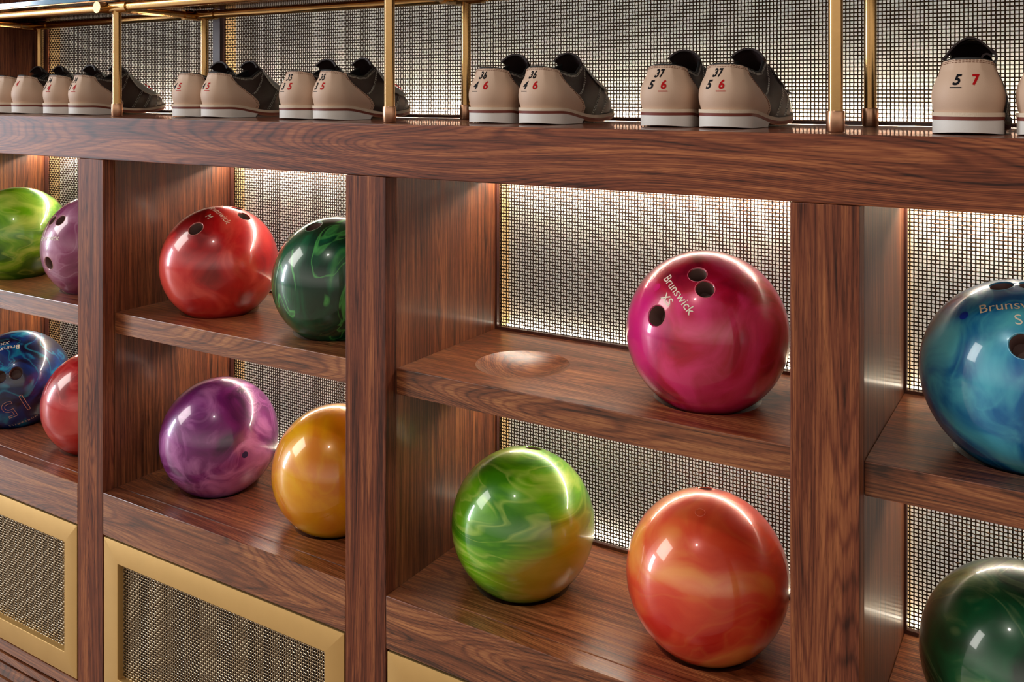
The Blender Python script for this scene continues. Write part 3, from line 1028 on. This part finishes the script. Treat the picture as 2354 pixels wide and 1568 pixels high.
# counter edge: (v, u) from the top line down to the welt
COUNTER = [(1.0, 0.128), (0.93, 0.129), (0.85, 0.134), (0.72, 0.150), (0.58, 0.176), (0.44, 0.202), (0.30, 0.220), (0.16, 0.228), (0.0, 0.224)]
def counter_u(v):
    for (a, ua), (b, ub) in zip(COUNTER, COUNTER[1:]):
        if v >= b:
            t = (v-a)/(b-a)
            return ua+(ub-ua)*t
    return COUNTER[-1][1]

LOGO_AT = {}
def shoe_parts(L, foot):
    sh = Shoe(L, foot)
    P = {}
    # rubber heel block with a slanted front
    P['heel_block'] = (slab(sh, 0.0018, lambda y: sh.zwelt(y)-0.0086, lambda y: 0.0006+0.0022*max(0.0, 1-y/0.035)**2, y_end=0.092, slant=0.006, name='heel_block'), HEEL)
    P['midsole_line'] = (slab(sh, 0.0022, lambda y: sh.zwelt(y)-0.0045, lambda y: sh.zwelt(y)-0.0085, name='midsole_line'), REDL)
    P['outsole'] = (slab(sh, 0.0016, lambda y: sh.zwelt(y)-0.0082, lambda y: sh.zwelt(y)-0.0104, name='outsole'), SOLE)
    P['welt'] = (slab(sh, 0.0026, lambda y: sh.zwelt(y), lambda y: sh.zwelt(y)-0.0046, name='welt'), WELT)
    # upper
    nu = 120
    bm = grid_patch(lambda a, b: sh.P(a, b), nu, 26, closed=True)
    thicken(bm, 0.0016)
    P['upper'] = (bm_mesh(bm, 'upper', True, 60), LEA)
    # beige heel counter wrapped round the back
    def cf(a, b):
        v = 0.995*b
        uc = counter_u(v)
        return sh.P(-uc+2*uc*a, v, 0.0013)
    bm = grid_patch(cf, 64, 26)
    thicken(bm, 0.0009)
    P['heel_counter'] = (bm_mesh(bm, 'heel_counter', True, 50), BEIGE)
    # black lining: an inner shell and an insole
    def lf(a, b):
        p = sh.P(a, 1.0-0.75*b)
        c = Vector((sh.cl(p.y), min(max(p.y, 0.03), 0.19), p.z))
        d = c-p
        return p+d*(0.0028/max(d.length, 0.004))+Vector((0, 0, 0.0009 if b < 0.01 else 0))
    bm = grid_patch(lf, 96, 12, closed=True)
    bmesh.ops.holes_fill(bm, edges=[e for e in bm.edges if e.is_boundary and sum(v.co.z for v in e.verts)/2 < 0.05], sides=0)
    # padded collar roll round the opening
    pts = [sh.top(u)+Vector((0, 0, -0.0003)) for u in [0.72+i*0.56/60 for i in range(61)]]
    pts = [Vector((p.x*0.95, p.y, p.z)) for p in pts]
    add_tube(bm, pts, 0.0020, 8)
    P['lining'] = (bm_mesh(bm, 'lining', True, 60), LINING)
    # tongue
    def tf(a, b):
        y = (0.192-0.090*b)*L/0.222
        zr = 0.043+0.067*min(1.0, b*1.05)**1.08
        w = 0.010+0.015*b
        x = (a-0.5)*2
        return Vector((x*w+sh.cl(y), y-0.004*x*x*b, zr-0.012*abs(x)**2.2*(0.5+b*0.6)))
    bm = grid_patch(tf, 17, 20)
    thicken(bm, 0.0028)
    P['tongue'] = (bm_mesh(bm, 'tongue', True, 60), LEA)
    # velcro strap folded over the instep, its loose end hanging on the outer (right hand) side
    def strap(vr0, vr1, q0, q1, hang):
        def sf(a, b):
            # a across from left side to right side, b along the foot
            x = a*2-1
            mq = (q0+q1)/2; rd = math.sqrt(max(0.0, 1-max(0.0, (abs(x)-0.62)/0.38)**2.6*0.85))
            qy = mq+((q0+(q1-q0)*b)-mq)*rd
            vr = vr0+(vr1-vr0)*b
            e = sh.P(qy+0.012*hang*(1-b), vr, 0.004+0.007*hang) if x > 0 else sh.P(1-qy, 0.74, 0.004)
            rt = sh.top(qy); lt = sh.top(1-qy)
            c = (rt+lt)*0.5+Vector((0, 0, 0.0075))
            t = abs(x)
            side = (rt if x > 0 else lt)+Vector((0.006*(1 if x > 0 else -1), 0, 0.004))
            return c*(1-t)**2+side*(2*t*(1-t))+e*t*t
        bm = grid_patch(sf, 34, 18)
        thicken(bm, 0.0022)
        me = bm_mesh(bm, 'strap', True, 50)
        p = sf(0.84, 0.5); n = (sf(0.84, 0.55)-p).cross(sf(0.87, 0.5)-p).normalized()
        if n.z < 0: n = -n
        LOGO_AT[foot] = (p+n*0.0026, n)
        return me
    P['strap'] = (strap(0.55, 0.70, 0.285, 0.425, 0.0), LEA)
    P['strap_grey'] = (strap(0.50, 0.66, 0.275, 0.445, 0.25), GREY)
    P['strap_wide'] = (strap(0.36, 0.46, 0.275, 0.430, 0.45), GREY)
    # stitching
    bw, bb = bmesh.new(), bmesh.new()
    def run(bmx, uv, lift, r=0.00042, solid=False):
        pts = [sh.P(u_, min(1.0, max(0.0, v_)), lift) for u_, v_ in uv]
        if solid:
            add_tube(bmx, pts, r, 5, True)
        else:
            for sgm in dashes(pts, r): add_tube(bmx, sgm, r, 4, True)
    for sd in (1, -1):
        for dd in (0.0045, 0.0090):
            run(bb, [((counter_u(v)-dd*1.0)*sd, v) for v in [0.93-i*0.93/150 for i in range(151)]], 0.0015)
        for dv in (0.035, 0.065):
            run(bw, [(sd*(0.135+i*(0.285-0.135)/90), 1-dv) for i in range(91)], 0.0005)
        # eyestay and vamp seams
        for off_ in (0.0, 0.0055):
            run(bw, lerp_line([(sd*(0.205+off_), 0.48), (sd*(0.235+off_), 0.66), (sd*(0.262+off_), 0.86), (sd*(0.275+off_), 0.90), (sd*(0.292+off_), 0.74), (sd*(0.315+off_), 0.62)], 140), 0.0006)
            run(bw, lerp_line([(sd*(0.258+off_), 0.04), (sd*(0.285+off_), 0.36), (sd*(0.318+off_), 0.60), (sd*(0.345+off_), 0.66), (sd*(0.385+off_), 0.52), (sd*(0.425+off_), 0.5)], 160), 0.0006)
            run(bw, lerp_line([(sd*(0.300+off_), 0.03), (sd*(0.325+off_), 0.34), (sd*(0.352+off_), 0.60), (sd*(0.372+off_), 0.86)], 110), 0.0006)
            run(bw, lerp_line([(sd*(0.352+off_), 0.03), (sd*(0.372+off_), 0.34), (sd*(0.395+off_), 0.60), (sd*(0.41+off_), 0.86)], 110), 0.0006)
            run(bw, lerp_line([(sd*(0.405+off_), 0.03), (sd*(0.425+off_), 0.40), (sd*(0.44+off_), 0.75)], 90), 0.0006)
        run(bw, lerp_line([(sd*0.372, 0.86), (sd*0.42, 0.72), (sd*0.47, 0.70), (sd*0.5, 0.70)], 80), 0.0006)
    # counter top edge double row
    for dv in (0.035, 0.068):
        run(bb, [(-0.118+i*0.236/150, 1-dv) for i in range(151)], 0.0015)
    P['stitching'] = (bm_mesh(bw, 'stitching', True), STITCH_W)
    P['counter_stitching'] = (bm_mesh(bb, 'counter_stitching', True), STITCH_B)
    # welt stitching: little ridges round the heel
    return sh, P

def heel_text(sh, body, x, z, size, name, bar=False):
    """digits printed on the heel counter; x, z in metres seen from behind (x to the right)"""
    vs_, fs, es = text_mesh_2d(body, size, 0.034, 0.18, 1.14)
    bm = bmesh.new()
    bv = [bm.verts.new(v) for v in vs_]
    for f in fs:
        try: bm.faces.new([bv[k] for k in f])
        except ValueError: pass
    if bar:
        w = size*0.30*max(1, len(body))+0.0012
        y = -size*0.50
        b4 = [bm.verts.new((w*(-1+2*i/6), y+h, 0)) for h in (-0.0006, 0.0006) for i in range(7)]
        for i in range(6):
            bm.faces.new((b4[i], b4[i+1], b4[i+8], b4[i+7]))
    bmesh.ops.triangulate(bm, faces=list(bm.faces))
    longe = [e for e in bm.edges if e.calc_length() > 0.003]
    if longe: bmesh.ops.subdivide_edges(bm, edges=longe, cuts=2)
    bmesh.ops.triangulate(bm, faces=list(bm.faces))
    tab = [(d/1000, sh.u_of_arc(d/1000)) for d in range(-24, 25, 1)]
    def uu(d):
        d = max(-0.0239, min(0.0239, d))
        k = int((d+0.024)*1000); k = min(k, len(tab)-2)
        (a, ua), (b, ub) = tab[k], tab[k+1]
        return ua+(ub-ua)*(d-a)/(b-a)
    for v in bm.verts:
        u = uu(x+v.co.x)
        zz = z+v.co.y
        zb = sh.zwelt(0)-0.0006; zt = sh.top(u).z
        v.co = sh.P(u, min(1, max(0, (zz-zb)/(zt-zb))), 0.00155)
    return bm_mesh(bm, name)

NUM_CACHE = {}
def digits(sh, key, parts, parent):
    """parts: list of (text, x, z, colour, underlined)"""
    for i, (txt, x, z, colr, bar) in enumerate(parts):
        k = (key, i)
        if k not in NUM_CACHE:
            NUM_CACHE[k] = heel_text(sh, txt, x, z, 0.0160, 'size_number', bar)
        obj('size_number', NUM_CACHE[k], INK_B if colr == 'b' else INK_R, parent)

R1, R2 = 0.0725, 0.0570
NUMS = {
    '4': [('4', 0.002, 0.066, 'r', False)],
    '34': [('34', -0.004, R1, 'b', False), ('3', -0.012, R2, 'b', False), ('4', 0.004, R2, 'r', True)],
    '45': [('4', -0.013, 0.0585, 'b', False), ('5', 0.001, 0.0585, 'r', True)],
    '35': [('35', -0.004, R1, 'b', False), ('3', -0.012, R2, 'b', True), ('5', 0.004, R2, 'r', False)],
    '36': [('36', -0.004, R1, 'b', False), ('4', -0.013, R2, 'b', True), ('6', 0.005, R2, 'r', False)],
    '37': [('37', -0.004, R1, 'b', False), ('5', -0.013, R2, 'b', False), ('6', 0.005, R2, 'r', True)],
    '57': [('5', -0.0105, 0.0605, 'b', True), ('7', 0.0085, 0.0605, 'r', False)],
}
PROTO = {}
for ft in (1, -1):
    PROTO[ft] = shoe_parts(0.222, ft)
# logo for the strap: a small red diamond frame
def diamond_mesh():
    bm = bmesh.new()
    add_tube(bm, [Vector(p) for p in ((0, -0.010, 0), (0.007, 0, 0), (0, 0.010, 0), (-0.007, 0, 0), (0, -0.010, 0))], 0.0007, 5)
    add_tube(bm, [Vector(p) for p in ((0, -0.004, 0), (0.0025, 0, 0), (0, 0.004, 0), (-0.0025, 0, 0), (0, -0.004, 0))], 0.0006, 5)
    return bm_mesh(bm, 'strap_logo')
LOGO = diamond_mesh()

def curl_mesh(sh):
    """open strap arching up over the collar with a rolled end"""
    bm = bmesh.new()
    path = []
    for i in range(30):
        t = i/29
        x = -0.030+0.052*t
        z = 0.083+0.030*math.sin(math.pi*min(1, t*0.78+0.04))
        path.append((x, z))
    cx_, cz_ = path[-1][0]-0.003, path[-1][1]-0.011
    for i in range(26):
        a = math.radians(75-i*16)
        rr = 0.0115-0.00028*i
        path.append((cx_+rr*math.cos(a), cz_+rr*math.sin(a)))
    rows = []
    for (x, z) in path:
        rows.append([bm.verts.new((x, y, z)) for y in (0.075, 0.086, 0.098, 0.108)])
    for r0, r1 in zip(rows, rows[1:]):
        for k in range(3):
            bm.faces.new((r0[k], r0[k+1], r1[k+1], r1[k]))
    thicken(bm, 0.0022)
    return bm_mesh(bm, 'strap', True, 50)
CURL = curl_mesh(PROTO[1][0])

def make_shoe(x, y, yaw, foot, num, strap, label, scale=1.0):
    sh, P = PROTO[foot]
    t = thing('bowling_shoe', label, 'shoe', (x, y, TOP), math.radians(-yaw), group='bowling shoes in a row on the top board')
    t.scale = (scale, scale, scale)
    for nme, (me, mt) in P.items():
        if nme.startswith('strap'):
            if nme != {'black': 'strap', 'grey': 'strap_grey', 'logo': 'strap_wide', 'wide': 'strap_wide'}.get(strap, ''):
                continue
            o = obj('strap', me, mt, t)
            if strap == 'logo':
                lg = obj('strap_logo', LOGO, INK_R, o)
                lg.location = LOGO_AT[foot][0]
                lg.rotation_euler = LOGO_AT[foot][1].to_track_quat('Z', 'Y').to_euler()
            continue
        if nme in ('stitching',):
            obj(nme, me, mt, t); continue
        o = obj(nme, me, mt, t)
        if nme == 'heel_counter':
            digits(sh, (foot, num), NUMS[num], o)
    if strap == 'curl':
        obj('strap', CURL, LEA, t)
    return t

Y0 = 0.085
make_shoe(-2.094, Y0, -2, -1, '4', 'grey', 'leftmost shoe heel, cut by the left edge of the photo')
make_shoe(-2.016, Y0, 2, 1, '4', 'grey', 'shoe with a lone red 4 on its heel, left of the size 34 pair')
make_shoe(-1.894, Y0, -1, -1, '34', 'grey', 'left shoe of the size 34 pair, red underlined 4 on the heel')
make_shoe(-1.804, Y0, 1, 1, '34', 'logo', 'right shoe of the size 34 pair, its toe passing behind a brass post')
make_shoe(-1.469, Y0, -2, -1, '45', 'grey', 'left shoe of the pair marked only 4 and red underlined 5')
make_shoe(-1.389, Y0, 1, 1, '45', 'wide', 'right shoe of the pair marked only 4 and red underlined 5, open grey strap')
make_shoe(-1.182, Y0, -2, -1, '35', 'grey', 'left shoe of the size 35 pair')
make_shoe(-1.105, Y0, 3, 1, '35', 'logo', 'right shoe of the size 35 pair, just left of a brass post')
make_shoe(-0.775, Y0, -2, -1, '36', 'black', 'left shoe of the size 36 pair')
make_shoe(-0.688, Y0, 3, 1, '36', 'grey', 'right shoe of the size 36 pair with a grey strap over its instep')
make_shoe(-0.4875, Y0, -2, -1, '37', 'black', 'left shoe of the size 37 pair')
make_shoe(-0.4065, Y0, 5, 1, '37', 'black', 'right shoe of the size 37 pair with a dark strap')
make_shoe(-0.109, 0.050, -3, -1, '57', 'curl', 'shoe marked 5 and red 7, dark strap curled open above the heel')
make_shoe(-0.026, 0.050, 2, 1, '57', 'black', 'shoe heel cut by the right edge of the photo')
